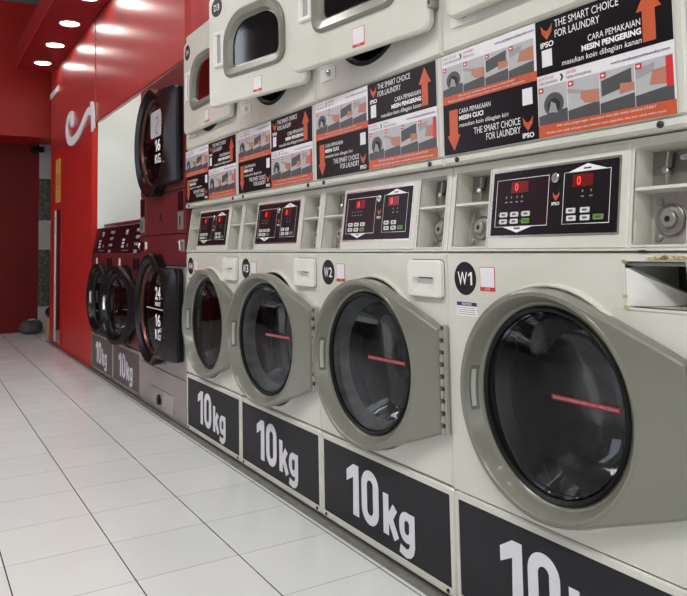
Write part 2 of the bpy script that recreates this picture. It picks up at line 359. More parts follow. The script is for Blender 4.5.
def porthole_door(par, S, hinge_y, opening):
    cy, cz, r = S['door_cy'], S['door_cz'], S['door_r']; ri = S['door_ri']; d = S['door_d']
    dr = bpy.data.objects  # noqa
    ang, rad = teardrop(0., S['hz0'], S['hz1'], cy, cz, r)
    def depth(y): return .026 + (d - .028) * max(0, min(1, y / .57))
    def ring(f, off=0., fl=None):
        o = []
        for a, q in zip(ang, rad):
            rr = f(q); y = cy + rr * cos(a); z = cz + rr * sin(a)
            o.append((-(fl if fl is not None else depth(y)) + off, y, z))
        return o
    def fring(q, fr): return [(-depth(cy + q * cos(a)) * (1 - fr), cy + q * cos(a), cz + q * sin(a)) for a in ang]
    mb = MB()
    mb.loft([ring(lambda q: q - .02, 0, .0), ring(lambda q: q - .002, 0, .0), ring(lambda q: q, .009), ring(lambda q: q - .002, .003), ring(lambda q: q - .008),
             ring(lambda q: min(q - .010, r - .008)), ring(lambda q: r - .010, -.0015), ring(lambda q: ri + .018, -.0015), ring(lambda q: ri + .016, .0005),
             fring(ri + .008, .42), fring(ri + .003, .62), fring(ri - .003, .70), ring(lambda q: ri - .006, 0, .010), ring(lambda q: ri - .008, 0, .006)], S['door_mat'])
    door = mb.build('door', par, 24, (0, hinge_y, 0), (0, 0, R(opening)))
    # rubber rim, chrome inner ring
    g = MB(); g.lathe([(ri - .004, -.014), (ri - .009, -.019), (ri - .016, -.014), (ri - .018, -.004), (ri - .008, 0)], cy, cz, M['rubber'])
    g.build('door_gasket', door)
    # glass: bowl pushed into the drum
    gl = MB(); gl.lathe([(ri - .0165, -.008), (ri - .030, .02), (ri - .048, .07), (ri - .064, .105), (ri - .085, .118), (.05, .124), (.012, .125)], cy, cz, M['bowl'], cap1=True)
    gb = gl.build('glass_bowl', door)
    if S.get('gap_glow'):
        fl_ = MB(); fl_.lathe([(ri - .0175, -.0075), (ri - .0245, .008), (ri - .033, .022), (ri - .038, .036)], cy, cz, M['gap_glow']); fl_.build('painted_glow_band', gb)  # pale band of painted-in light, ajar doors only
    gp = MB(); gp.lathe([(ri - .017, -.010), (ri - .021, -.013), (.09, -.017), (.01, -.019)], cy, cz, M['glass'], cap1=True)
    gp.build('door_glass', door)
    if S.get('strip'):
        w = MB(); w.quad(cy - .015, cy - ri + .019, cz + .014, cz + .025, -.0215, M['strip_red'])
        w.text('DILARANG MEMBUKA MESIN CUCI YANG SEDANG', cy - .020, cy - ri + .024, cz + .0168, cz + .0222, -.0222, M['grey_lite'])
        w.build('warning_strip', door)
    # grip set into the left of the ring
    h = MB(); A = [R(-17 + 34 * i / 15) for i in range(16)]
    def arc(q, off, lo=0, hi=0, fl=None): 
        o = []
        for i in range(lo, 16 - hi):
            y = cy + q * cos(A[i]); o.append((off - (fl if fl is not None else depth(y)), y, cz + q * sin(A[i])))
        return o
    def slab(profile, m, lo=0, hi=0):
        r_ = [arc(q, o_, lo, hi) for q, o_ in profile]; n_ = len(r_[0])
        h.loft([[rr[j] for rr in r_] for j in range(n_)], m, True, True)
    slab([(r - .006, .002), (r - .0075, -.0022), (ri + .019, -.0028), (ri + .0155, -.0006), (ri + .0072, .024), (ri + .0025, .036), (ri + .004, .042)], S['door_mat'])
    slab([(ri + .0110, .0115), (ri + .0100, .0112), (ri + .0035, .0310), (ri + .0045, .0335)], M['olive_dark'], 2, 1)
    slab([(ri + .0085, .0140), (ri + .0065, .0125), (ri + .0030, .0225), (ri + .0045, .0260)], S['grip_mat'], 3, 2)
    h.build('door_handle', door)
    # piano hinge
    hb = MB(); z0, z1 = S['hz0'] - .002, S['hz1'] + .004
    hb.box(-.014, -.001, -.002, .004, z0, z1, M['dark_metal'])
    hb.box(-.016, -.002, -.013, -.001, z0, z1, M['hinge'])
    k = 9; st = (z1 - z0) / k
    for i in range(k):
        zz = z0 + i * st
        hb.lathe_y = None
        A = [R(60 * j) for j in range(6)]
        hb.loft([[(-.018 + .005 * cos(a), -.002 + .005 * sin(a), zz + st * q) for a in A] for q in (.04, .62)], M['hinge'], True, True)
        hb.box(-.0175, -.016, -.0085, -.0035, zz + st * .66, zz + st * .96, M['dark_metal'])
    hb.build('door_hinge', door)
    return door

# ------------------------------------------------------------------ lettering "10kg" (y runs left = +)
def stroke(pts, w):
    """flat stroke polygon around a polyline, returned as quads in (y,z)"""
    L_, R_ = [], []
    for i, p in enumerate(pts):
        a = pts[max(i - 1, 0)]; b = pts[min(i + 1, len(pts) - 1)]; dx, dz = b[0] - a[0], b[1] - a[1]; l = math.hypot(dx, dz) or 1
        nx, nz = -dz / l * w / 2, dx / l * w / 2
        L_.append((p[0] + nx, p[1] + nz)); R_.append((p[0] - nx, p[1] - nz))
    return [(L_[i], L_[i + 1], R_[i + 1], R_[i]) for i in range(len(pts) - 1)]
def ten_kg(mb, x, y0, z0, k, m):
    lay = [x]
    def L_(): lay[0] -= .00001; return lay[0]
    """y0: left edge of the 1 ; z0: its foot ; k: scale"""
    P = lambda u, v: (y0 - u * k, z0 + v * k)
    def quads(qs): 
        for q in qs: mb.poly(q, L_(), m)
    mb.poly([P(.020, .150), P(.048, .150), P(.070, .128), P(.072, .0)][0:0] or [P(.036, 0), P(.071, 0), P(.071, .150), P(.040, .150)], L_(), m)   # stem of 1
    mb.poly([P(.0, .126), P(.040, .150), P(.040, .112), P(.0, .092)], L_(), m)                     # flag
    def oval(cu, cv, a, b, w, hgt):
        o = rrect(cu - a, cu + a, cv - b, cv + b, a * .98, 8); i = rrect(cu - a + w, cu + a - w, cv - b + w * .9, cv + b - w * .9, (a - w) * .98, 8)
        n = len(o)
        for j in range(n):
            q = (j + 1) % n; mb.poly([P(*o[j]), P(*o[q]), P(*i[q]), P(*i[j])], L_(), m)
    oval(.134, .075, .047, .078, .031, 0)
    mb.poly([P(.204, 0), P(.232, 0), P(.232, .112), P(.204, .112)], L_(), m)                       # k
    quads([[P(*q) for q in qq] for qq in stroke([(.228, .038), (.264, .084)], .026)])
    quads([[P(*q) for q in qq] for qq in stroke([(.238, .050), (.270, .000)], .027)])
    oval(.320, .048, .036, .041, .025, 0)                                                        # g
    mb.poly([P(.332, .088), P(.357, .088), P(.357, .002), P(.332, .002)], L_(), m)
    quads([[P(*q) for q in qq] for qq in stroke([(.3445, .006), (.341, -.008), (.331, -.017), (.316, -.021), (.286, -.014)], .024)])

# ------------------------------------------------------------------ washer
CREAM = dict(w=.69, body=M['cream'], door_mat=M['olive'], grip_mat=M['grip'], door_cy=.330, door_cz=.550, door_r=.242, door_ri=.208, door_d=.060,
             hz0=.412, hz1=.678, ped=M['cream'], board=M['charcoal'], strip=True)
DARK = dict(w=.695, body=M['maroon'], door_mat=M['black_gloss'], grip_mat=M['chrome'], door_cy=.330, door_cz=.540, door_r=.250, door_ri=.200, door_d=.060,
            hz0=.43, hz1=.66, ped=M['steel'], board=M['brown_board'], strip=False)

def coin_box(parent, yl, yr, t0, t1, plate):
    """pocket contents between yl (left) and yr (right); x runs into the machine"""
    sh = .119
    o = MB(); cyy = (yl + yr) / 2
    o.box(.0, .054, yl - .002, yr + .002, sh - .003, sh + .003, M['cream'])
    o.box(.040, .050, yl - .020, yr + .003, t0 + .003, sh - .003, plate)          # steel coin plate
    o.box(.052, .0545, yl - .001, yr + .001, sh + .003, t1 - .001, M['grey_metal'])
    o.box(.004, .040, yl - .0005, yl - .004, t0 + .002, t0 + .045, M['cream'])
    b = o.build('coin_box', parent)
    lk = MB(); cl = cyy + .004
    lk.lathe([(.031, .040), (.031, .035), (.028, .033), (.026, .037), (.018, .036), (.016, .030), (.013, .028), (.006, .028)], cl, .064, M['grey_metal'], 28, cap1=True)
    lk.disc(cl, .064, .006, .0275, M['black'], 12)
    lk.build('coin_box_lock', b)
    for z in (.098, .030):
        sc = MB(); sc.lathe([(.0075, .040), (.0075, .037), (.0055, .0355)], yl - .030, z, M['grey_metal'], 14, cap1=True); sc.build('screw', b)
    me = MB(); cm = cyy + .014
    me.box(.030, .052, cm - .016, cm + .016, sh + .003, sh + .009, M['chrome'])
    me.tube([(.040, cm, sh + .008), (.038, cm - .001, sh + .035)], .0042, M['grey_metal'])
    me.lathe([(.0075, .050), (.0075, .034), (.005, .031)], cm + .003, sh + .040, M['chrome'], 14, cap1=True)
    me.tube([(.036, cm, sh + .046), (.034, cm - .004, sh + .074)], .003, M['chrome'])
    me.tube([(.044, cm - .006, sh + .044), (.046, cm - .008, sh + .074)], .003, M['dark_metal'])
    me.build('coin_slot', b)
    lb = MB(); lb.prism(rrect(cm - .046, cm - .016, sh + .060, sh + .070, .0045, 4), .0515, .052, M['white'])
    lb.text('TOKEN', cm - .020, cm - .042, sh + .0628, sh + .0672, .0512, M['black']); lb.build('coin_label', b)

def display(parent):
    d = MB(); yl, yr, z0, z1 = .181, -.178, .037, .185
    d.prism(rrect(yr - .005, yl + .005, z0 - .005, z1 + .005, .004, 3), -.004, .002, M['chrome'])
    d.prism(rrect(yr, yl, z0, z1, .002, 2), -.0048, -.003, M['display'])
    x = -.0052
    def frame(a, b, c, e, w=.0013, m=M['white']):   # outline quads
        d.quad(a, b, c, c + w, x, m); d.quad(a, b, e - w, e, x, m); d.quad(a, a - w, c, e, x, m); d.quad(b + w, b, c, e, x, m)
    d.quad(.168, .005, .056, .167, x + .0002, M['display_red'])
    frame(.168, .004, .056, .167); frame(-.038, -.160, .056, .167)
    d.poly([(.150, .060), (.030, .060), (.075, .046), (.105, .046)][0:0] or [(.140, .056), (.048, .056), (.094, .0425)], x - .0001, M['white'])
    d.poly([(-.050, .167), (-.150, .167), (-.100, .1815)], x - .0001, M['white'])
    d.quad(.104, .084, .0505, .0540, x - .0003, M['grey_dark']); d.quad(-.090, -.110, .170, .1735, x - .0003, M['grey_dark'])
    for yc in (.096, -.086):                                        # red led windows with lit digits
        d.quad(yc + .024, yc - .030, .134, .160, x - .0001, M['led_window'])
        d.text('0', yc + .012, yc + .002, .138, .156, x - .0003, M['led'], .0)
    for yc in (.134, .118, .100, .084, -.090, -.112):               # tiny lamp marks
        d.quad(yc + .0015, yc - .0015, .122, .127, x - .0001, M['grey_mid']); d.quad(yc + .004, yc - .004, .112, .1145, x - .0001, M['grey_mid'])
    for i, yc in enumerate((.139, .104, .068)):
        for j, zc in enumerate((.0845, .0685)):
            m = M['key_green'] if (i == 2 and j == 1) else M['key_white']
            d.prism(rrect(yc - .012, yc + .012, zc - .0055, zc + .0055, .0015, 2), x - .002, x, m); d.quad(yc + .006, yc - .006, zc - .002, zc + .002, x - .0022, M['grey_dark'])
            d.quad(yc + .018, yc + .0165, zc - .002, zc + .002, x - .0002, M['grey_mid'])
    for (yc, zc, wv, m) in ((-.062, .0845, .012, 0), (-.099, .0845, .012, 0), (-.064, .0685, .012, 0), (-.100, .0685, .012, 0), (-.134, .069, .013, 1)):
        d.prism(rrect(yc - wv, yc + wv, zc - .0055, zc + .0055, .0015, 2), x - .002, x, M['key_green'] if m else M['key_white']); d.quad(yc + .006, yc - .006, zc - .002, zc + .002, x - .0022, M['grey_dark'])
    fox(d, -.022 + .004, .118, .020, x - .0002, True)
    o = d.build('display_panel', parent)
    l = MB(); l.lathe([(.011, -.004), (.011, -.009), (.009, -.0105), (.005, -.0105), (.004, -.007)], -.016, .158, M['chrome'], 24, cap1=True); l.build('key_lock', o)

def fox(d, yc, zc, s, x, word=False):
    """the maker's winged red mark, with its name under it"""
    m = M['orange']
    P = lambda u, v: (yc - u * s / 2, zc + v * s / 2)
    for k in (1, -1):
        d.poly([P(k * 0, -1), P(k * .8, -.1), P(k * 1., 1.), P(k * .45, .35), P(0, .1)], x, m)
        d.poly([P(k * .18, -.25), P(k * .5, .02), P(k * .38, -.2)], x - .0002, M['black'])
    if word: d.text('IPSO', yc + s * .55, yc - s * .55, zc - s * .98, zc - s * .62, x, M['white'], .03)

def cabinet_panels(mb, w, z0, z1, x0, x1, m):
    h = w / 2
    mb.box(x0, x1, h - .012, h - .001, z0, z1, m); mb.box(x0, x1, -h + .001, -h + .012, z0, z1, m)
    mb.box(x1 - .012, x1, -h + .012, h - .012, z0, z1, m)
    mb.box(x0, x1 - .012, -h + .012, h - .012, z0, z0 + .01, m); mb.box(x0, x1 - .012, -h + .012, h - .012, z1 - .01, z1, m)

def washer(name, label, S, yc, opening=0., badge=None, drawer=True, notice=False, sticker=True, dark=False):
    t = thing('washing_machine', label, 'washing machine', (L, yc, 0), 'cream front-loading washers in the row' if not dark else 'small maroon front-loading washers at the far end')
    w = S['w']; h = w / 2; g = .0012; hr = .205
    # cabinet
    c = MB(); cym = -h + .015 + S['door_cy']
    if drawer is None: holed_front(c, -h + g, h - g, .283, .757, cym, S['door_cz'], hr, 0, .02, S['body'], bev=.0004)
    else: holed_front(c, -h + g, h - g, .283, .866, cym, S['door_cz'], hr, 0, .02, S['body'])
    if drawer is None:      # empty drawer mouth
        y0, y1, za, zb = -h + .02, -.196, .763, .849
        c.box(.0, .02, y1, h - g, .757, .864, S['body']); c.box(0, .02, -h + g, y0, .757, .864, S['body'])
        c.box(0, .02, y0, y1, .757, za, S['body']); c.box(0, .02, y0, y1, zb, .864, S['body'])
    cabinet_panels(c, w, .283, .868, .02, .80, S['body'])
    c.box(.09, .80, -h + .002, h - .002, .868, 1.083, S['body'])
    c.build('cabinet', t)
    dm = MB(); cz = S['door_cz']
    dm.lathe([(hr + .001, .002), (hr - .012, -.006), (hr - .020, .004), (hr - .020, .05), (hr - .008, .07)], cym, cz, M['rubber'])
    dm.lathe([(hr + .001, -.0005), (.243, -.0008)], cym, cz, M['rubber'])
    dm.build('door_seal', t)
    dc = MB(); dc.lathe([(.253, 0), (.252, -.009), (.247, -.011), (.243, -.009), (.242, -.0005)], cym, cz, S['body'] if not dark else M['black_gloss']); dc.build('porthole_collar', t)
    du = MB(); du.lathe([(hr - .006, .075), (hr + .045, .10), (hr + .06, .16), (hr + .06, .46), (hr + .03, .50), (.10, .52), (.09, .49), (.02, .46)], cym, cz, M['drum'], 56, cap1=True)
    for k in range(3):
        a = R(90 + 120 * k); pr_ = []
        for (q, xx) in ((-.05, .14), (0, .14), (.05, .14)): pass
        ring = lambda xx: [(xx, cym + (hr + .062) * cos(a + e) - (f * cos(a)), cz + (hr + .062) * sin(a + e) - f * sin(a)) for e, f in ((-.18, 0), (-.05, .07), (.05, .07), (.18, 0))]
        du.loft([ring(.16), ring(.44)], M['drum'], True, True)
    du.build('drum', t)
    # lower front panel with board and lettering
    p = MB(); fy0, fy1 = -h + g, h - g
    fr = rrect(fy0, fy1, .012, .279, .008, 3); fi = rrect(fy0 + .016, fy1 - .016, .034, .262, .003, 3)
    p.loft([at(fr, .02), at(fr, .004), at(rrect(fy0 + .004, fy1 - .004, .016, .275, .006, 3), -.001), at(fi, -.001), at(fi, .004)], S['ped'])
    for yy in (fy0 + .03, fy1 - .03): p.lathe([(.0055, -.001), (.005, -.004), (.002, -.005)], yy, .025, M['dark_metal'], 12, cap1=True)
    pp = p.build('lower_panel', t)
    b = MB(); b.prism(rrect(fy0 + .016, fy1 - .016, .034, .262, .003, 3), .001, .006, S['board'])
    ten_kg(b, .0003, h - .162, .073, 1.0, M['letter']); b.build('capacity_sign', pp)
    k = MB(); k.box(.012, .78, -h + .003, h - .003, 0, .022, M['grey_metal']); k.box(.02, .80, -h + .003, h - .003, .022, .281, S['ped']); k.build('base_frame', t)
    door = porthole_door(t, S, -h + .015, opening)
    # control panel, tilted back
    cp = MB(); T = .2185
    if not dark:
        L0, L1, R0, R1, t0, t1 = .198, .326, -.211, -.326, .012, .200
        for a, b_ in ((h - g, L1), (L0, R0), (R1, -h + g)): cp.box(0, .056, a, b_, .0015, T, S['body'])
        for a, b_ in ((L1, L0), (R0, R1)): cp.box(0, .056, a, b_, .0015, t0, S['body']); cp.box(0, .056, a, b_, t1, T, S['body'])
        cp.box(.055, .060, h - g, -h + g, .0015, T, S['body'])
        for a, b_ in ((L1, L0), (R0, R1)):                        # raised lip round each pocket
            o_, i_ = rrect(b_ - .004, a + .004, t0 - .004, t1 + .004, .006, 3), rrect(b_, a, t0, t1, .004, 3)
            cp.loft([at(o_, 0), at(o_, -.0025), at(i_, -.0025), at(i_, .002)], S['body'])
        # slightly proud centre plate
        cp.loft([at(rrect(R0 + .010, L0 - .006, .006, T - .006, .004, 3), 0), at(rrect(R0 + .012, L0 - .008, .008, T - .008, .004, 3), -.003)], S['body'], cap1=True)
        cpo = cp.build('control_panel', t, loc=(0, 0, .868), rot=(0, R(7.9), 0))
        coin_box(cpo, L1, L0, t0, t1, M['steel']); coin_box(cpo, R0, R1, t0, t1, M['steel'])
        ctl = display(cpo)
    else:
        cp.bbox(0, .05, -h + .004, h - .004, .0015, T, M['maroon_dark'], .004)
        cpo = cp.build('control_panel', t, loc=(0, 0, .868 - .03), rot=(0, R(10), 0))
        d = MB(); x = -.001
        d.text('88', .11, .05, .150, .185, x, M['letter']); d.quad(.15, -.02, .045, .048, x, M['grey_mid'])
        for i in range(2):
            for j in range(3): d.quad(.17 - i * .035, .145 - i * .035, .065 + j * .022, .080 + j * .022, x, M['letter'])
        for j, s_ in enumerate(('CASH', '10', 'OFF', 'PLUS')): d.text(s_, -.16, -.24 - .01 * j, .03 + j * .045, .05 + j * .045, x, M['letter'])
        d.quad(.03, .01, .07, .09, x, M['grey_mid'])
        d.build('display_panel', cpo)
    # detergent drawer
    if drawer:
        q = MB(); y0, y1, za, zb = -h + .013, -h + .157, .750, .847
        if dark: y0, y1, za, zb = -h + .02, -h + .12, .76, .835
        dmm = M['white_plastic'] if not dark else M['maroon_dark']
        o1 = rrect(y0, y1, za, zb, .012, 4); o2 = rrect(y0 + .004, y1 - .004, za + .004, zb - .004, .010, 4)
        i1 = rrect(y0 + .026, y1 - .026, za + .014, zb - .038, (.016, .016, .008, .008), 4); i2 = rrect(y0 + .030, y1 - .030, za + .018, zb - .042, (.014, .014, .006, .006), 4)
        q.loft([at(o1, 0), at(o1, -.012), at(o2, -.016), at(i1, -.016), at(i2, -.001)], dmm); q.poly(i2, -.001, dmm)
        q.loft([at(rrect(y0 - .002, y1 + .002, za - .002, zb + .002, .013, 4), -.0008), at(rrect(y0, y1, za, zb, .012, 4), -.0008)], M['olive_dark'])
        yb, yt, zc_ = y0 + .032, y1 - .032, zb - .042
        q.loft([[(-.0165, yt, zc_ + .006), (-.0165, yb, zc_ + .006), (-.0165, yb, zc_ - .002), (-.0165, yt, zc_ - .002)], [(-.0010, yt, zc_ + .004), (-.0010, yb, zc_ + .004), (-.0010, yb, zc_ + .001), (-.0010, yt, zc_ + .001)]], dmm, True, True)
        q.poly([(i2[0][0] - .003, zc_ - .006), (yb, zc_ - .008), (yb, zc_ - .002), (i2[0][0] - .003, zc_ - .002)], -.0013, M['olive_dark'])  # dark strip painted in as the shade under the pocket's top edge
        q.build('detergent_drawer', t)
    elif drawer is None:
        q = MB(); y0, y1, za, zb = -h + .02, -.196, .763, .849
        o_, i_ = rrect(y0 - .012, y1 + .006, za - .005, zb + .006, .010, 4), rrect(y0, y1, za, zb, .004, 4)
        o2 = rrect(y0 - .004, y1 + .002, za - .001, zb + .001, .006, 4)
        q.loft([at(o_, 0), at(o_, -.002), at(o2, -.0025), at(i_, -.001), at(i_, .16)], S['body'])
        q.poly(rrect(y0, y1, za, zb, .004, 4), .16, M['olive_dark'])
        # sloping trough inside
        q.loft([[(-.001, y1 - .001, za + .001), (-.001, y1 - .001, zb - .012), (.02, y1 - .002, zb - .012), (.02, y1 - .002, za + .001)],
                [(.10, y1 - .085, za + .001), (.10, y1 - .085, za + .012), (.105, y1 - .085, za + .012), (.105, y1 - .085, za + .001)]], M['white_plastic'], True, True)
        q.box(.004, .15, y0, y1, zb - .008, zb - .002, M['grey_metal'])
        q.build('drawer_opening', t)
        ru = MB(); rnd = random.Random(3)
        for i in range(16):
            a = y1 - .05 - i * .0062; hh = rnd.uniform(.003, .008)
            ru.prism([(a, zb + .004), (a - .0075, zb + .004), (a - .006, zb + .004 + hh), (a - .002, zb + .005 + hh * rnd.random())], -.0046, -.0005, M['rust'])
        for yy, zz in ((y1 + .001, za - .001), (y1 + .001, zb - .001), (y1 + .003, za + .02)):
            ru.prism([(yy - .006, zz - .002), (yy + .002, zz - .003), (yy + .003, zz + .004), (yy - .004, zz + .003)], -.0046, -.001, M['rust'])
        ru.prism([(y1 - .03, .8655), (y1 - .052, .8655), (y1 - .045, .8705), (y1 - .034, .870)], -.003, .0, M['dark_metal'])
        ru.build('rust_patch', t)
    # badge, sticker, notice
    if badge:
        q = MB(); q.lathe([(.0405, 0), (.0405, -.0012)], .276, .803, M['black'], 40, cap1=True)
        q.word(badge, .276 + .027, .276 - .027, .787, .819, -.0015, M['white'], .012); q.build('number_badge', t)
    if sticker:
        q = MB(); yy = .195 if not dark else .16; q.prism(rrect(yy - .026, yy + .026, .775, .832, .002, 2), -.001, 0, M['red_print'])
        q.quad(yy + .0245, yy - .0245, .7845, .8305, -.0012, M['offwhite'])
        q.text('SCAN', yy + .008, yy - .008, .7775, .7825, -.0014, M['white'])
        q.build('instruction_sticker', t)
    if notice:
        q = MB(); q.quad(.311, .234, .712, .746, -.0008, M['white']); q.quad(.310, .235, .736, .7455, -.001, M['navy'])
        q.text('NOTICE', .290, .255, .738, .7437, -.0013, M['white'], .02)
        for i in range(4): q.quad(.307, .240 + .004 * (i % 2), .7155 + i * .005, .7172 + i * .005, -.001, M['grey_mid'])
        q.build('notice_label', t)
    return t

# ------------------------------------------------------------------ instruction poster on each dryer
def picture_strip(d, yl, yr, z0, z1, x, seed, labels=True):
    """four small photographs side by side"""
    n = 4; wv = (yl - yr) / n; hgt = z1 - z0
    for i in range(n):
        a = yl - i * wv; b = a - wv + .0015
        d.quad(a, b, z0, z1, x, M['grey_lite'])
        d.poly([(a, z0), (b, z0), (b, z0 + hgt * .34), (a, z0 + hgt * .24)], x - .0002, M['grey_dark'])
        k = (i + seed) % 4; c = (a + b) / 2
        if k == 0:
            d.disc(c - .003, z0 + hgt * .50, hgt * .30, x - .0003, M['grey_dark'], 20, ry=wv * .34); d.disc(c - .003, z0 + hgt * .45, hgt * .20, x - .0004, M['void'], 16, ry=wv * .22)
            d.poly([(c + .012, z0 + hgt * .3), (c - .014, z0 + hgt * .26), (c - .008, z0 + hgt * .5), (c + .004, z0 + hgt * .58)], x - .0005, M['grey_mid'])
        if k == 1:
            d.poly([(a, z1 - hgt * .2), (b, z1 - hgt * .45), (b, z1 - hgt * .55), (a, z1 - hgt * .3)], x - .0003, M['grey_mid'])
            d.poly([(c - .004, z0 + hgt * .35), (b, z0 + hgt * .30), (b, z0 + hgt * .62), (c + .004, z0 + hgt * .66), (c + .008, z0 + hgt * .5)], x - .0004, M['skin_print'])
        if k == 2:
            d.poly([(a - .004, z0 + hgt * .40), (b + .006, z0 + hgt * .55), (b + .006, z1 - hgt * .08), (a - .004, z1 - hgt * .22)], x - .0003, M['grey_dark'])
            d.poly([(c - .006, z0 + hgt * .36), (b, z0 + hgt * .40), (b, z0 + hgt * .58), (c - .008, z0 + hgt * .62)], x - .0004, M['skin_print'])
        if k == 3:
            d.poly([(a - .003, z0 + hgt * .62), (c, z0 + hgt * .72), (c - .004, z1 - hgt * .08), (a - .003, z1 - hgt * .16)], x - .0003, M['grey_mid'])
            d.poly([(c + .010, z0 + hgt * .42), (b, z0 + hgt * .36), (b, z0 + hgt * .78), (c + .002, z0 + hgt * .74)], x - .0004, M['skin_print'])
        d.quad(a - .002, a - .016, z1 - hgt * .16, z1 - hgt * .03, x - .0006, M['red_print'])
        d.quad(a - .005, a - .012, z1 - hgt * .12, z1 - hgt * .07, x - .0008, M['white'])
    d.quad(yr + .016, yr + .002, z0 + hgt * .3, z1 - hgt * .02, x - .0005, M['red_print']) if seed == 0 else None

def poster(parent):
    d = MB(); C = Y1; x = -.0035
    Yl, Ysp, Yr = 1.462 - C, 1.133 - C, .799 - C; zb, zt = 1.112, 1.368
    d.box(x, -.0015, Yl, Yr, zb, zt, M['offwhite'])
    x1, x2 = x - .0003, x - .0008
    T = lambda s, a, b, z0, z1, m=M['white'], bo=0., sl=0.: d.text(s, a - C, b - C, z0, z1, x2, m, bo, sl)
    # left column: pictures above, black field below
    d.quad(Yl, Ysp, 1.241, 1.262, x1, M['orange']); d.quad(Yl, Ysp, zb, 1.241, x1, M['poster_black'])
    picture_strip(d, Yl - .001, Ysp + .006, 1.262, 1.337, x1, 4)
    T('HOW TO USE', 1.455, 1.405, 1.356, 1.362, M['red_print']); T('CARA PEMAKAIAN', 1.455, 1.395, 1.345, 1.351, M['grey_dark'])
    T('WASHER', 1.377, 1.340, 1.356, 1.362, M['red_print']); T('MESIN CUCI', 1.377, 1.338, 1.345, 1.351, M['grey_dark'])
    d.poly([(1.393 - C, 1.361), (1.388 - C, 1.361), (1.383 - C, 1.3535), (1.388 - C, 1.346), (1.393 - C, 1.346), (1.388 - C, 1.3535)], x2, M['black'])
    T('www.surabayacoinlaundry.com', 1.266, 1.138, 1.350, 1.3575, M['navy'], .01, .15)
    T('Pilih suhu air, masukkan koin lalu tekan tombol START', 1.40, 1.20, 1.253, 1.258, M['offwhite']); T('Pastikan pintu sudah tertutup rapat sebelum mesin dijalankan', 1.44, 1.17, 1.2445, 1.2495, M['offwhite'])
    d.poly([(1.438 - C, 1.224), (1.405 - C, 1.224), (1.405 - C, 1.160), (1.396 - C, 1.160), (1.421 - C, 1.120), (1.447 - C, 1.160), (1.438 - C, 1.160)], x2, M['orange'])
    T('CARA PEMAKAIAN', 1.400, 1.284, 1.2105, 1.2225); T('MESIN CUCI', 1.400, 1.310, 1.1935, 1.2055, M['white'], .04); T('masukan koin dibagian kiri', 1.400, 1.227, 1.1735, 1.187, M['white'], 0, .15)
    T('THE SMART CHOICE', 1.346, 1.188, 1.152, 1.168); T('FOR LAUNDRY', 1.302, 1.188, 1.132, 1.148)
    d.quad(1.179 - C, 1.148 - C, 1.192, 1.229, x2, M['offwhite'])
    fox(d, 1.1645 - C, 1.150, .032, x2, True)
    # right column: black field above, pictures below
    d.quad(Ysp, Yr, 1.247, zt, x1, M['poster_black']); d.quad(Ysp, Yr, zb, 1.139, x1, M['orange'])
    picture_strip(d, Ysp - .002, Yr + .002, 1.139, 1.222, x1, 0)
    T('HOW TO USE', 1.128, 1.086, 1.236, 1.242, M['red_print']); T('CARA PEMAKAIAN', 1.128, 1.075, 1.226, 1.232, M['grey_dark'])
    T('DRYER', 1.050, 1.024, 1.236, 1.242, M['red_print']); T('MESIN PENGERING', 1.050, .985, 1.226, 1.232, M['grey_dark'])
    d.poly([(1.068 - C, 1.241), (1.063 - C, 1.241), (1.058 - C, 1.2335), (1.063 - C, 1.226), (1.068 - C, 1.226), (1.063 - C, 1.2335)], x2, M['black'])
    T('www.surabayacoinlaundry.com', .938, .808, 1.229, 1.2365, M['navy'], .01, .15)
    T('Pilih suhu pengeringan, masukkan koin lalu tekan tombol START', 1.08, .84, 1.1290, 1.1350, M['offwhite']); T('Pastikan pintu sudah tertutup rapat sebelum mesin dijalankan, satu koin untuk enam menit', 1.11, .82, 1.1175, 1.1235, M['offwhite'])
    T('THE SMART CHOICE', 1.077, .913, 1.343, 1.359); T('FOR LAUNDRY', 1.077, .959, 1.321, 1.337)
    T('CARA PEMAKAIAN', .990, .866, 1.291, 1.304); T('MESIN PENGERING', 1.007, .865, 1.2735, 1.286, M['white'], .04); T('masukan koin dibagian kanan', 1.061, .866, 1.253, 1.268, M['white'], 0, .15)
    d.poly([(.862 - C, 1.256), (.834 - C, 1.256), (.834 - C, 1.316), (.820 - C, 1.316), (.848 - C, 1.360), (.875 - C, 1.316), (.862 - C, 1.316)], x2, M['orange'])
    d.quad(1.116 - C, 1.087 - C, 1.264, 1.301, x2, M['offwhite'])
    fox(d, 1.100 - C, 1.339, .034, x2, True)
    return d.build('instruction_poster', parent)

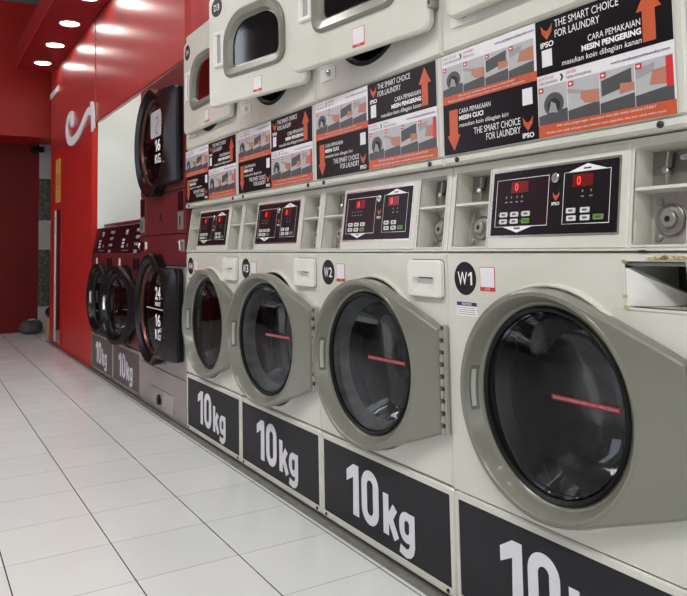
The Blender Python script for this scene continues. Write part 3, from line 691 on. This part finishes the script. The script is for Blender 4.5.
# ------------------------------------------------------------------ dryer
def dryer(label, yc, opening, badge):
    t = thing('tumble_dryer', label, 'tumble dryer', (L, yc, 1.0865), 'cream tumble dryers stacked on the washers')
    z = -1.0865; h = .345; g = .0012; B = M['cream']
    hold = lambda mb, n, p=t, **k: mb.build(n, p, **k)
    def shift(mb): mb.v = [(a, b, c + z) for a, b, c in mb.v]; return mb
    c = MB()
    holed_front(c, -h + g, h - g, 1.376, 1.962, 0, 1.665, .235, 0, .02, B, bev=.008)
    cabinet_panels(c, .69, 1.376, 1.962, .02, .80, B)
    shift(c).build('cabinet', t)
    p = MB()      # panel that carries the poster, with its bottom lip
    p.bbox(0, .03, -h + g, h - g, 1.1085, 1.3725, B, .005); p.bbox(-.004, .03, -h + g, h - g, 1.0875, 1.1075, B, .006); p.box(.03, .80, -h + .002, h - .002, 1.0875, 1.3725, B)
    for yy in (.288, -.290): p.lathe([(.007, -.004), (.007, -.007), (.004, -.009)], yy, 1.0975, M['dark_metal'], 14, cap1=True)
    pn = shift(p).build('front_panel', t)
    ps = poster(pn); ps.location.z = z
    d = MB(); d.lathe([(.236, .001), (.225, -.004), (.218, .004), (.218, .06)], 0, 1.665, M['rubber']); d.lathe([(.22, .05), (.28, .09), (.28, .55), (.1, .60), (.02, .58)], 0, 1.665, M['drum'], 48, cap1=True)
    shift(d).build('drum', t)
    k = MB()
    k.prism(rrect(.205, .300, 1.432, 1.474, .006, 3), -.004, 0, M['white_plastic']); k.lathe([(.010, -.004), (.010, -.008), (.006, -.010)], .243, 1.455, M['chrome'], 18, cap1=True); k.disc(.243, 1.455, .003, -.0105, M['black'], 10)
    shift(k).build('door_catch', t)
    # door in hinge coordinates
    m = MB(); D0, D1, Z0, Z1 = 0., .613, 1.446, 1.898
    N = 8
    out = rrect(D0, D1, Z0, Z1, .026, N); o2 = rrect(D0 + .006, D1 - .006, Z0 + .006, Z1 - .006, .022, N)
    ci = (.111, .499); win = rrect(ci[0] + .004, ci[1] - .004, 1.547, 1.795, (.125, .125, .045, .045), N)
    m.loft([at(out, -.012), at(out, -.027), at(o2, -.032), at(win, -.032), at(win, -.012), at(out, -.012)], B)
    door = shift(m).build('door', t, 34, (0, -h + .014, 0), (0, 0, R(opening)))
    f = MB()
    w0 = rrect(.111, .499, 1.543, 1.799, (.13, .13, .05, .05), N); w1 = rrect(.120, .490, 1.552, 1.790, (.122, .122, .044, .044), N)
    w2 = rrect(.140, .462, 1.574, 1.768, (.108, .108, .032, .032), N); w3 = rrect(.150, .452, 1.584, 1.758, (.10, .10, .024, .024), N)
    f.loft([at(w0, -.030), at(w0, -.038), at(w1, -.044), at(w2, -.040), at(w3, -.024)], M['olive']); f.loft([at(w3, -.0243), at(rrect(.153, .449, 1.587, 1.755, (.098, .098, .022, .022), N), -.0243)], M['chrome'])
    shift(f).build('window_frame', door)
    f = MB(); f.prism(w3, -.024, -.020, M['dryer_glass']); shift(f).build('window_glass', door)
    f = MB()
    a0 = rrect(.497, .566, 1.598, 1.742, .005, 3); a1 = rrect(.503, .560, 1.604, 1.736, .004, 3); a2 = rrect(.512, .552, 1.612, 1.728, .003, 3); a3 = rrect(.514, .548, 1.614, 1.726, .003, 3)
    f.loft([at(a0, -.031), at(a0, -.038), at(a1, -.042), at(a2, -.041), at(a3, -.034)], M['white_plastic']); f.poly(a3, -.034, M['grey_mid'])
    shift(f).build('door_handle', door)
    f = MB(); f.lathe([(.0375, -.032), (.0375, -.0332)], .551, 1.844, M['black'], 40, cap1=True); f.word(badge, .570, .531, 1.831, 1.857, -.0336, M['white'], 0.)
    shift(f).build('number_badge', door)
    f = MB(); f.prism(rrect(.280 - .027, .280 + .027, 1.461, 1.518, .002, 2), -.0328, -.0318, M['red_print']); f.quad(.3055, .2545, 1.4695, 1.5165, -.0331, M['offwhite'])
    f.text('SCAN', .288, .272, 1.4635, 1.468, -.0333, M['white'])
    shift(f).build('instruction_sticker', door)
    for za in (1.50, 1.78):
        hg = MB(); hg.box(-.034, -.002, -.010, .002, za, za + .075, M['hinge'])
        for i in range(3): hg.box(-.0352, -.034, -.007, -.002, za + .008 + i * .022, za + .018 + i * .022, M['dark_metal'])
        shift(hg).build('door_hinge', door)
    return t

names = ['nearest to the camera', 'second in the row', 'third in the row', 'farthest of the cream ones']
wl = ['cream front-loading washer marked W1 with an empty drawer opening and grey round door',
      'cream front-loading washer marked W2, grey porthole door slightly ajar, below the second dryer',
      'cream front-loading washer marked W3 with its grey porthole door ajar',
      'cream front-loading washer marked W4, farthest cream washer, beside the tall maroon machine']
dl = ['cream tumble dryer above washer W1 with door closed, only its bottom edge in view',
      'cream tumble dryer above washer W2, door swung ajar, window cut by the frame',
      'cream tumble dryer marked D3 with its door hanging open above washer W3',
      'cream tumble dryer marked D4, farthest dryer, above washer W4 beside the red wall']
for i in range(4):
    yc = Y1 + PITCH * i
    washer('w', wl[i], dict(CREAM, strip=i < 3, gap_glow=i in (1, 2)), yc, (0, 3., 5., 0)[i], 'W%d' % (i + 1), drawer=(None if i == 0 else True), notice=(i in (0, 3)))
    dryer(dl[i], yc, (0, 8.7, 12, 0)[i], 'D%d' % (i + 1))
washer('s', 'small maroon washer with its black porthole door swung slightly open, next to the tall machine', DARK, 4.745, 6, None, True, dark=True)
washer('s', 'small maroon washer with black porthole door closed, farthest machine, beside the red pier', DARK, 5.441, 0, None, True, dark=True)

# ------------------------------------------------------------------ tall dark stack: big washer below, big dryer above
def big_door(par, cz, hz0, hz1, loc_z, upper):
    cy, r, ri, d = .425, .303, .245, .066; n = 72
    # outline: circle on the left, wide flap with a dipped shoulder to the hinge on the right
    def outl(a, k=0.):
        c, s_ = cos(a), sin(a)
        if c > -.10: return r - k
        top = hz1 - cz - k; bot = cz - hz0 - k; q = 9e9
        q = min(q, (-.01 + cy - k) / -c)
        if s_ > 1e-6:
            q = min(q, top / s_)
        if s_ < -1e-6: q = min(q, bot / -s_)
        w = min(1, max(0, (-c - .10) / .45)); w = w * w * (3 - 2 * w)
        return (r - k) * (1 - w) + max(q, r * .2) * w if q < 9e8 else r - k
    A = [2 * pi * i / n for i in range(n)]
    def dep(y): t = max(0, min(1, y / .2)); return .036 + (d - .036) * t * t * (3 - 2 * t)
    def ring(f, off=0., fl=None):
        o = []
        for a in A:
            q = f(a); y = cy + q * cos(a); o.append((-(fl if fl is not None else dep(y)) + off, y, cz + q * sin(a)))
        return o
    m = MB()
    m.loft([ring(lambda a: outl(a, .004), 0, 0), ring(lambda a: outl(a), .015), ring(lambda a: outl(a, .006), .003), ring(lambda a: outl(a, .016)), ring(lambda a: min(outl(a, .02), ri + .04)),
            ring(lambda a: ri + .030, .003, d), ring(lambda a: ri + .004, .014, d), ring(lambda a: ri, .03, d), ring(lambda a: ri - .008, 0, .02), ring(lambda a: ri - .008, 0, .001)], M['black_gloss'])
    o = m.build('door', par, 40, (0, -.40, loc_z))
    q = MB(); q.lathe([(ri - .001, -d + .028), (ri - .012, -d + .026), (ri - .018, -.03), (ri - .012, -.012)], cy, cz, M['copper']); q.build('door_rim', o)
    q = MB(); q.lathe([(ri - .016, -.030), (ri - .05, -.034), (.10, -.040), (.01, -.043)], cy, cz, M['glass'], cap1=True); q.build('door_glass', o)
    q = MB(); q.lathe([(ri - .016, -.026), (ri - .045, .03), (ri - .09, .09), (.06, .11), (.01, .112)], cy, cz, M['bowl'], cap1=True); q.build('glass_bowl', o)
    q = MB(); x = -.0455; oy_ = cy; cy = cy - .055
    if not upper:
        q.text('24', cy - .015, cy - .115, cz + .055, cz + .125, x, M['white'], .03); q.text('MENIT', cy - .015, cy - .115, cz + .022, cz + .044, x, M['white'], .03)
        q.quad(cy + .15, cy - .165, cz + .004, cz + .008, x, M['white'])
        q.word('16', cy - .015, cy - .115, cz - .085, cz - .020, x, M['white'], .03); q.text('KG', cy - .015, cy - .115, cz - .155, cz - .100, x, M['white'], .02)
    else:
        q.word('16', cy - .015, cy - .115, cz - .060, cz + .005, x, M['white'], .03); q.text('KG', cy - .015, cy - .115, cz - .125, cz - .075, x, M['white'], .02)
        q.prism(rrect(cy - .13, cy + .07, cz + .02, cz + .165, .02, 4), x - .0002, x + .001, M['grey_lite'])
        for u in stroke([(cy - .03, cz + .12), (cy - .06, cz + .13), (cy - .08, cz + .10), (cy - .05, cz + .08), (cy - .03, cz + .05), (cy - .06, cz + .035)], .012): q.poly(u, x - .0006, M['grey_dark'])
    q.build('door_lettering', o); cy = oy_
    q = MB()
    for aa in (165, 208): q.lathe([(.006, -d - .001), (.005, -d - .006), (.002, -d - .007)], cy + (ri + .035) * cos(R(aa)), cz + (ri + .035) * sin(R(aa)), M['chrome'], 10, cap1=True)
    q.build('door_fittings', o)
    return o
BY = 3.9725; BH = .4215
bw = thing('washing_machine', 'tall stack washer, stainless base, huge black round door reading 24 and 16 KG', 'washing machine', (L, BY, 0))
c = MB(); dyc = -.40 + .420
holed_front(c, -BH, BH, .235, .797, dyc, .563, .225, 0, .02, M['steel']); c.bbox(0, .02, -BH, BH, .005, .235, M['steel'], .003)
cabinet_panels(c, 2 * BH, .005, .96, .02, .85, M['steel']); c.build('cabinet', bw)
q = MB(); q.bbox(-.0015, .019, -BH, BH, .800, .962, M['maroon'], .003); 
q.loft([at(rrect(-BH + .012, -BH + .085, .872, .935, .004, 2), -.001), at(rrect(-BH + .016, -BH + .081, .876, .931, .003, 2), -.004)], M['grey_metal'], cap1=True)
q.loft([at(rrect(BH - .085, BH - .012, .872, .935, .004, 2), -.001), at(rrect(BH - .081, BH - .016, .876, .931, .003, 2), -.004)], M['maroon_dark'], cap1=True)
q.build('upper_panel', bw)
q = MB(); q.tube([(-.012, -BH + .048, .88), (-.016, -BH + .048, .928)], .006, M['chrome']); q.box(-.012, -.004, -BH + .03, -BH + .066, .922, .930, M['chrome']); q.tube([(-.014, BH - .05, .885), (-.02, BH - .04, .90), (-.014, BH - .05, .925)], .006, M['chrome']); q.build('coin_return', bw)
q = MB(); q.prism(rrect(BH - .155, BH - .105, .880, .932, .002, 2), -.0022, -.001, M['red_print']); q.quad(BH - .107, BH - .153, .889, .930, -.0024, M['offwhite']); q.build('instruction_sticker', bw)
q = MB(); q.loft([at(rrect(-.222, .222, .018, .130, .004, 2), 0), at(rrect(-.222, .222, .018, .130, .004, 2), -.004), at(rrect(-.218, .218, .022, .126, .004, 2), -.006)], M['steel'], cap1=True)
hat = q.build('drain_hatch', bw)
q = MB()
for k in range(5):
    a = R(90 + 72 * k); q.prism([(.028 * cos(a), .076 + .028 * sin(a)), (.010 * cos(a + .63), .076 + .010 * sin(a + .63)), (0, .076), (.010 * cos(a - .63), .076 + .010 * sin(a - .63))], -.022, -.006, M['black'])
q.build('hatch_knob', hat)
q = MB(); q.lathe([(.226, .002), (.21, -.006), (.205, .06)], dyc, .563, M['rubber']); q.lathe([(.215, .07), (.30, .11), (.30, .60), (.03, .62)], dyc, .563, M['drum'], 48, cap1=True); q.build('drum', bw)
big_door(bw, .563, .315, .790, 0, False)

bd = thing('tumble_dryer', 'tall maroon stack dryer with huge black door reading 16 KG, top machine beside D4', 'tumble dryer', (L, BY, .964))
z = -.964
def sh(mb): mb.v = [(a, b, c_ + z) for a, b, c_ in mb.v]; return mb
c = MB(); holed_front(c, -BH, BH, 1.195, 1.845, dyc, 1.475, .225, 0, .02, M['maroon']); c.bbox(0, .02, -BH, BH, .966, 1.193, M['maroon'], .003); cabinet_panels(c, 2 * BH, .966, 1.845, .02, .85, M['maroon']); sh(c).build('cabinet', bd)
for sgn in (1, -1):
    a, b = sorted((sgn * (BH - .008), sgn * (BH - .115)))
    q = MB(); q.loft([at(rrect(a, b, .972, 1.19, .004, 2), 0), at(rrect(a + .004, b - .004, .976, 1.186, .004, 2), -.004)], M['maroon'], cap1=True)
    q.prism(rrect(a + .012, b - .012, .985, 1.075, .003, 2), -.007, -.004, M['grey_metal']); q.prism(rrect(a + .012, b - .012, 1.083, 1.18, .003, 2), -.006, -.004, M['maroon_dark'])
    q.box(-.011, -.007, (a + b) / 2 - .004, (a + b) / 2 + .004, 1.005, 1.055, M['dark_metal']); sh(q).build('coin_box', bd)
q = MB(); q.prism([(-.012, 1.045), (.022, 1.040), (.010, 1.060), (.006, 1.085), (-.006, 1.075), (-.030, 1.028)], -.003, 0, M['black']); sh(q).build('maker_mark', bd)
big_door(bd, 1.475, 1.225, 1.735, z, True)
q = MB(); q.lathe([(.226, .002), (.21, -.006), (.205, .06)], dyc, 1.475, M['rubber']); q.lathe([(.215, .07), (.30, .11), (.30, .60), (.03, .62)], dyc, 1.475, M['drum'], 48, cap1=True); sh(q).build('drum', bd)

# ------------------------------------------------------------------ room
def sbox(name, x0, x1, y0, y1, z0, z1, m, st=True):
    o = MB().box(x0, x1, y0, y1, z0, z1, m).build(name, None, 0)
    return struct(o) if st else o
YN, YF, XL, XR, ZC = -3.0, 8.81, -3.0, L + .92, 3.5
sbox('floor', XL, XR + .1, YN, YF + .1, -.1, 0, M['floor'])
sbox('ceiling', XL, XR + .1, YN, YF + .1, ZC, ZC + .1, M['ceiling'])
sbox('wall_left', XL - .1, XL, YN, YF + .1, 0, ZC, M['grey_wall'])
sbox('wall_near', XL, XR + .1, YN - .1, YN, 0, ZC, M['grey_wall'])
sbox('wall_right', XR, XR + .1, YN, YF, 0, ZC, M['white_wall'])
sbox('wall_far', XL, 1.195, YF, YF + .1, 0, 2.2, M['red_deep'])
sbox('wall_far_upper', XL, XR, 8.2, YF + .1, 2.085, ZC, M['red'])
o = MB().box(1.195, 1.62, YF - .06, YF + .1, 0, 2.084, M['mosaic']).build('wall_far_column', None, 0); struct(o)
sbox('wall_recess', 1.62, XR, 8.2, YF, 0, 2.084, M['grey_wall'])
PY = 5.80
sbox('wall_pier', L, XR, PY, 7.76, 0, 1.86, M['red'])
sbox('wall_partition', L + .042, XR, PY - .012, PY, 0, ZC, M['white_wall'])
# fascia: two sheets meeting in a joint above the pier edge
sbox('wall_fascia_far', L - .004, L + .036, 5.69, 7.76, 1.86, ZC, M['fascia'])
sbox('wall_fascia', L, L + .04, 3.552, 5.684, 1.86, ZC, M['fascia'])
sbox('wall_fascia_near', L + .03, L + .07, YN, 3.552, 1.985, ZC, M['fascia'])
sbox('trim_1', L - .003, L + .004, 3.56, 5.684, 1.848, 1.860, M['red_soffit'])
# soffit with downlights
sbox('ceiling_soffit', .815, L - .006, YN, 7.60, 2.66, 2.87, M['red_soffit'])
sbox('trim_2', .809, .8145, YN, 7.60, 2.655, 2.672, M['red'])
for i in range(11):
    y = 7.28 - .69 * i
    t = thing('downlight', ('round recessed downlight in the red soffit, farthest of the row', 'round recessed downlight in the red soffit, second from the far end',
              'round recessed downlight in the red soffit, third from the far end', 'round recessed downlight at the top edge of the photo, nearest one showing')[i] if i < 4 else
              'round recessed downlight in the red soffit beyond the top of the frame', 'downlight', (1.01, y, 2.66), 'downlights in the red soffit')
    A = [2 * pi * k / 28 for k in range(28)]
    rg = lambda r, zz: [(r * cos(a), r * sin(a), zz) for a in A]
    MB().loft([rg(.082, -.0005), rg(.080, -.006), rg(.070, -.006), rg(.069, -.0008)], M['white_plastic']).build('trim_ring', t)
    MB().loft([rg(.0695, -.0035), rg(.002, -.0035)], M['lamp']).build('lens', t)
# floor trim along the machines
sbox('baseboard_right', L - .030, L - .006, YN, 7.80, 0, .006, M['kerb'])
sbox('trim_3', L - .006, L + .011, YN, 5.79, 0, .003, M['olive_dark'])

# pier details
o = MB()
o.box(-.004, .0, 7.10, 7.455, .04, 1.275, M['slot_glass']); o.box(-.012, 0, 7.425, 7.46, .035, 1.28, M['steel']); o.box(-.010, 0, 7.095, 7.105, .035, 1.28, M['red']); o.box(-.010, 0, 7.105, 7.43, 1.270, 1.28, M['red'])
t = o.build('wall_mirror', None, 0, (L - .0015, 0, 0)); tag(t, 'narrow dark red glass strip with a metal edge set in the red pier', 'mirror')
o = MB(); o.box(-.002, 0, 7.19, 7.45, 1.345, 1.755, M['yellow'])
for k in range(5): o.box(-.0025, -.002, 7.24, 7.40, 1.47 + k * .032, 1.487 + k * .032, M['red_print'])
for k in range(3): o.box(-.0025, -.002, 7.24, 7.40, 1.37 + k * .028, 1.380 + k * .028, M['tan']); o.box(-.0025, -.002, 7.24, 7.40, 1.66 + k * .028, 1.670 + k * .028, M['tan'])
t = o.build('sticker', None, 0, (L - .0015, 0, 0)); tag(t, 'tall yellow sticker with dark red signs on the red pier', 'sticker')
# script sign
o = MB(); pts = [(6.54, 2.03), (6.60, 2.065), (6.73, 2.055), (6.815, 2.0), (6.80, 1.91), (6.69, 1.845), (6.53, 1.825), (6.37, 1.835), (6.22, 1.865), (6.08, 1.915), (5.96, 1.955), (5.86, 1.972), (5.79, 1.955)]
def smooth(p, n=5):
    out = []
    for i in range(len(p) - 1):
        a, b, c_, d_ = p[max(i - 1, 0)], p[i], p[i + 1], p[min(i + 2, len(p) - 1)]
        for k in range(n):
            u = k / n; out.append(tuple(.5 * (2 * b[j] + (c_[j] - a[j]) * u + (2 * a[j] - 5 * b[j] + 4 * c_[j] - d_[j]) * u * u + (3 * b[j] - a[j] - 3 * c_[j] + d_[j]) * u ** 3) for j in range(len(a))))
    return out + [p[-1]]
sp = smooth(pts)
def ribbon(o, sp, wf, x0, x1, m):
    Lp, Rp = [], []
    for i, p in enumerate(sp):
        a = sp[max(i - 1, 0)]; b = sp[min(i + 1, len(sp) - 1)]; dy, dz = b[0] - a[0], b[1] - a[1]; l = math.hypot(dy, dz) or 1; w_ = wf(i / (len(sp) - 1)) / 2
        Lp.append((p[0] - dz / l * w_, p[1] + dy / l * w_)); Rp.append((p[0] + dz / l * w_, p[1] - dy / l * w_))
    rings = [[(x1, *Lp[i]), (x0, *Lp[i]), (x0, *Rp[i]), (x1, *Rp[i])] for i in range(len(sp))]
    o.loft(rings, m, True, True)
ribbon(o, sp, lambda u: .055 + .02 * sin(pi * u), -.012, 0, M['white'])
o.lathe([(.055, 0), (.055, -.013), (.045, -.018)], 6.56, 2.00, M['white'], 20, cap1=True)
ribbon(o, smooth([(5.80, 1.98), (5.752, 1.975), (5.725, 1.93), (5.700, 1.80)]), lambda u: .10, -.012, 0, M['white'])
t = o.build('wall_sign', None, 30, (L - .0055, 0, 0)); tag(t, 'white raised script sign, a curl and a peak, on the red fascia', 'sign')
t = MB().bbox(-.012, 0, 7.30, 7.75, 2.405, 2.462, M['white_plastic'], .004).build('emergency_light', None, 0, (L - .0055, 0, 0)); tag(t, 'small white box high on the far edge of the red pier', 'wall lamp')

# things at the far corner
def blob(name, cx, cy, rx, ry, rz, m, zoff=0., sq=2.6):
    o = MB(); rings = []
    for i in range(13):
        v = -pi / 2 + pi * i / 12; cv = math.copysign(abs(cos(v)) ** (2 / sq), cos(v)); sv = math.copysign(abs(sin(v)) ** (2 / sq), sin(v))
        rings.append([(rx * cv * cos(a) * (1 + .05 * sin(3 * a)), ry * cv * sin(a), rz * (1 + sv) * (1 + .10 * sin(2 * a + 1))) for a in [2 * pi * k / 24 for k in range(24)]])
    o.loft(rings, m, True, True)
    return o.build(name, None, 60, (cx, cy, zoff))
t = thing('bag', 'dark grey rounded bag lying on the floor in the far corner', 'bag', (1.10, 8.58, 0))
b = blob('body', 0, 0, .115, .10, .068, M['bag'], .0, 3.); b.parent = t
MB().tube([(-.05, 0, .12), (-.02, 0, .15), (.03, 0, .155), (.06, 0, .125)], .010, M['grey_mid']).build('strap', t)
t = MB().bbox(-.06, .06, -.07, .07, 0, .21, M['tan'], .004).build('wooden_box', None, 0, (1.225, 7.95, 0)); tag(t, 'small tan wooden block on the floor at the far end of the red pier', 'box')
t = blob('helmet', 1.215, 7.95, .062, .09, .055, M['rubber'], .213, 2.2); tag(t, 'black rounded object resting on the tan wooden block', 'helmet')
t = thing('security_camera', 'small black camera under the red header at the top of the far column', 'camera', (1.165, 8.70, 2.05))
MB().tube([(0, 0, .0352), (0, 0, -.03)], .012, M['black']).build('bracket', t); MB().tube([(-.07, -.05, -.04), (.05, .0, -.03)], [.035, .035], M['black'], 12).build('camera_body', t)

# ------------------------------------------------------------------ ceiling lamps of the shop (above and behind the camera)
for i, (lx, ly) in enumerate([(-.75, -1.6), (-.75, .4), (-.75, 2.4), (-.75, 4.4)]):
    t = thing('ceiling_light', 'long fluorescent ceiling fitting hanging over the aisle, outside the photo', 'ceiling light', (lx, ly, 3.10), 'fluorescent fittings over the aisle')
    MB().box(-.16, .16, -.62, .62, .03, .07, M['white_plastic']).build('housing', t, 0)
    for xx in (-.08, .08): MB().tube([(xx, -.58, 0), (xx, .58, 0)], .022, M['tube'], 12).build('tube', t)
    for yy in (-.5, .5): MB().tube([(0, yy, .07), (0, yy, .40)], .006, M['dark_metal'], 6).build('hanger', t)
    la = bpy.data.lights.new('aisle_lamp', 'AREA'); la.shape = 'RECTANGLE'; la.size = .30; la.size_y = 1.2; la.energy = 45; la.color = (1, .995, .965)
    lo = bpy.data.objects.new('aisle_lamp', la); COL.objects.link(lo); lo.location = (0, 0, -.03); lo.parent = t; lo.rotation_euler = (0, R(18), 0)

# added lamp behind the fascia, out of view, to brighten the white recess
t = thing('recess_fill_light', 'added unseen lamp behind the red fascia, brightening the white recess over the small maroon washers', 'ceiling light', (L + .30, 4.9, 2.30))
MB().box(-.04, .04, -.6, .6, .03, .07, M['white_plastic']).build('housing', t, 0); MB().tube([(0, -.56, 0), (0, .56, 0)], .018, M['tube'], 12).build('tube', t)  # housing and tube of the added lamp
for yy in (-.4, .4): MB().tube([(0, yy, .07), (0, yy, 1.20)], .006, M['dark_metal'], 6).build('hanger', t)  # hangers of the added lamp
la = bpy.data.lights.new('recess_fill_lamp', 'AREA'); la.shape = 'RECTANGLE'; la.size = .10; la.size_y = 1.2; la.energy = 5; la.color = (.97, 1, .98)
lo = bpy.data.objects.new('recess_fill_lamp', la); COL.objects.link(lo); lo.location = (0, 0, -.03); lo.parent = t
# added glowing panes, out of view, for the glass doors to reflect
def em(name, c_, s_): return mat(name, (.8, .8, .8), .5, emit=c_, es=s_)
o = MB(); o.box(0, .01, -.0, 3.6, .3, 2.6, em('added_glow_near', (.92, .97, 1.), 2.2)); o.v = [(a_[1] - 2.4, YN + .003 + a_[0], a_[2]) for a_ in o.v]
struct(o.build('glow_pane_1', None, 0))  # added pane on the near wall, glows for reflections
o = MB(); o.box(XL + .003, XL + .012, 6.35, 8.6, .6, 3.4, em('added_glow_side', (.80, .86, 1.), 2.4)); struct(o.build('glow_pane_2', None, 0))  # added pane on the unseen left wall, brightens the dryer glass reflections

# ------------------------------------------------------------------ world, camera, view
wd = bpy.data.worlds.new('world'); wd.use_nodes = True; wd.node_tree.nodes['Background'].inputs[0].default_value = (.5, .5, .52, 1); wd.node_tree.nodes['Background'].inputs[1].default_value = .3
scn.world = wd
import mathutils
f, cx, cy = 728.2341, 349.9323, 193.0319
yaw, pit, rol = R(30.9117), R(4.0707), R(-1.1108)
fw = mathutils.Vector((sin(yaw) * cos(pit), cos(yaw) * cos(pit), sin(pit))); r = mathutils.Vector((cos(yaw), -sin(yaw), 0)); u = r.cross(fw)
r2 = r * cos(rol) + u * sin(rol); u2 = -r * sin(rol) + u * cos(rol)
cam = bpy.data.cameras.new('camera'); co = bpy.data.objects.new('camera', cam); COL.objects.link(co)
mt = mathutils.Matrix((r2, u2, -fw)).transposed().to_4x4(); mt.translation = (0, 0, .8905); co.matrix_world = mt
cam.sensor_fit = 'HORIZONTAL'; cam.sensor_width = 36; cam.lens = f * 36 / 687
cam.shift_x = (343.5 - cx) / 687; cam.shift_y = (cy - 298) / 687; cam.clip_start = .02
scn.camera = co
scn.view_settings.view_transform = 'Standard'; scn.view_settings.look = 'None'; scn.view_settings.gamma = 1; scn.view_settings.exposure = 0
scn.view_settings.use_curve_mapping = False
scn.cycles.use_denoising = True
scn.cycles.max_bounces = 8; scn.cycles.transparent_max_bounces = 16; scn.cycles.sample_clamp_indirect = 6
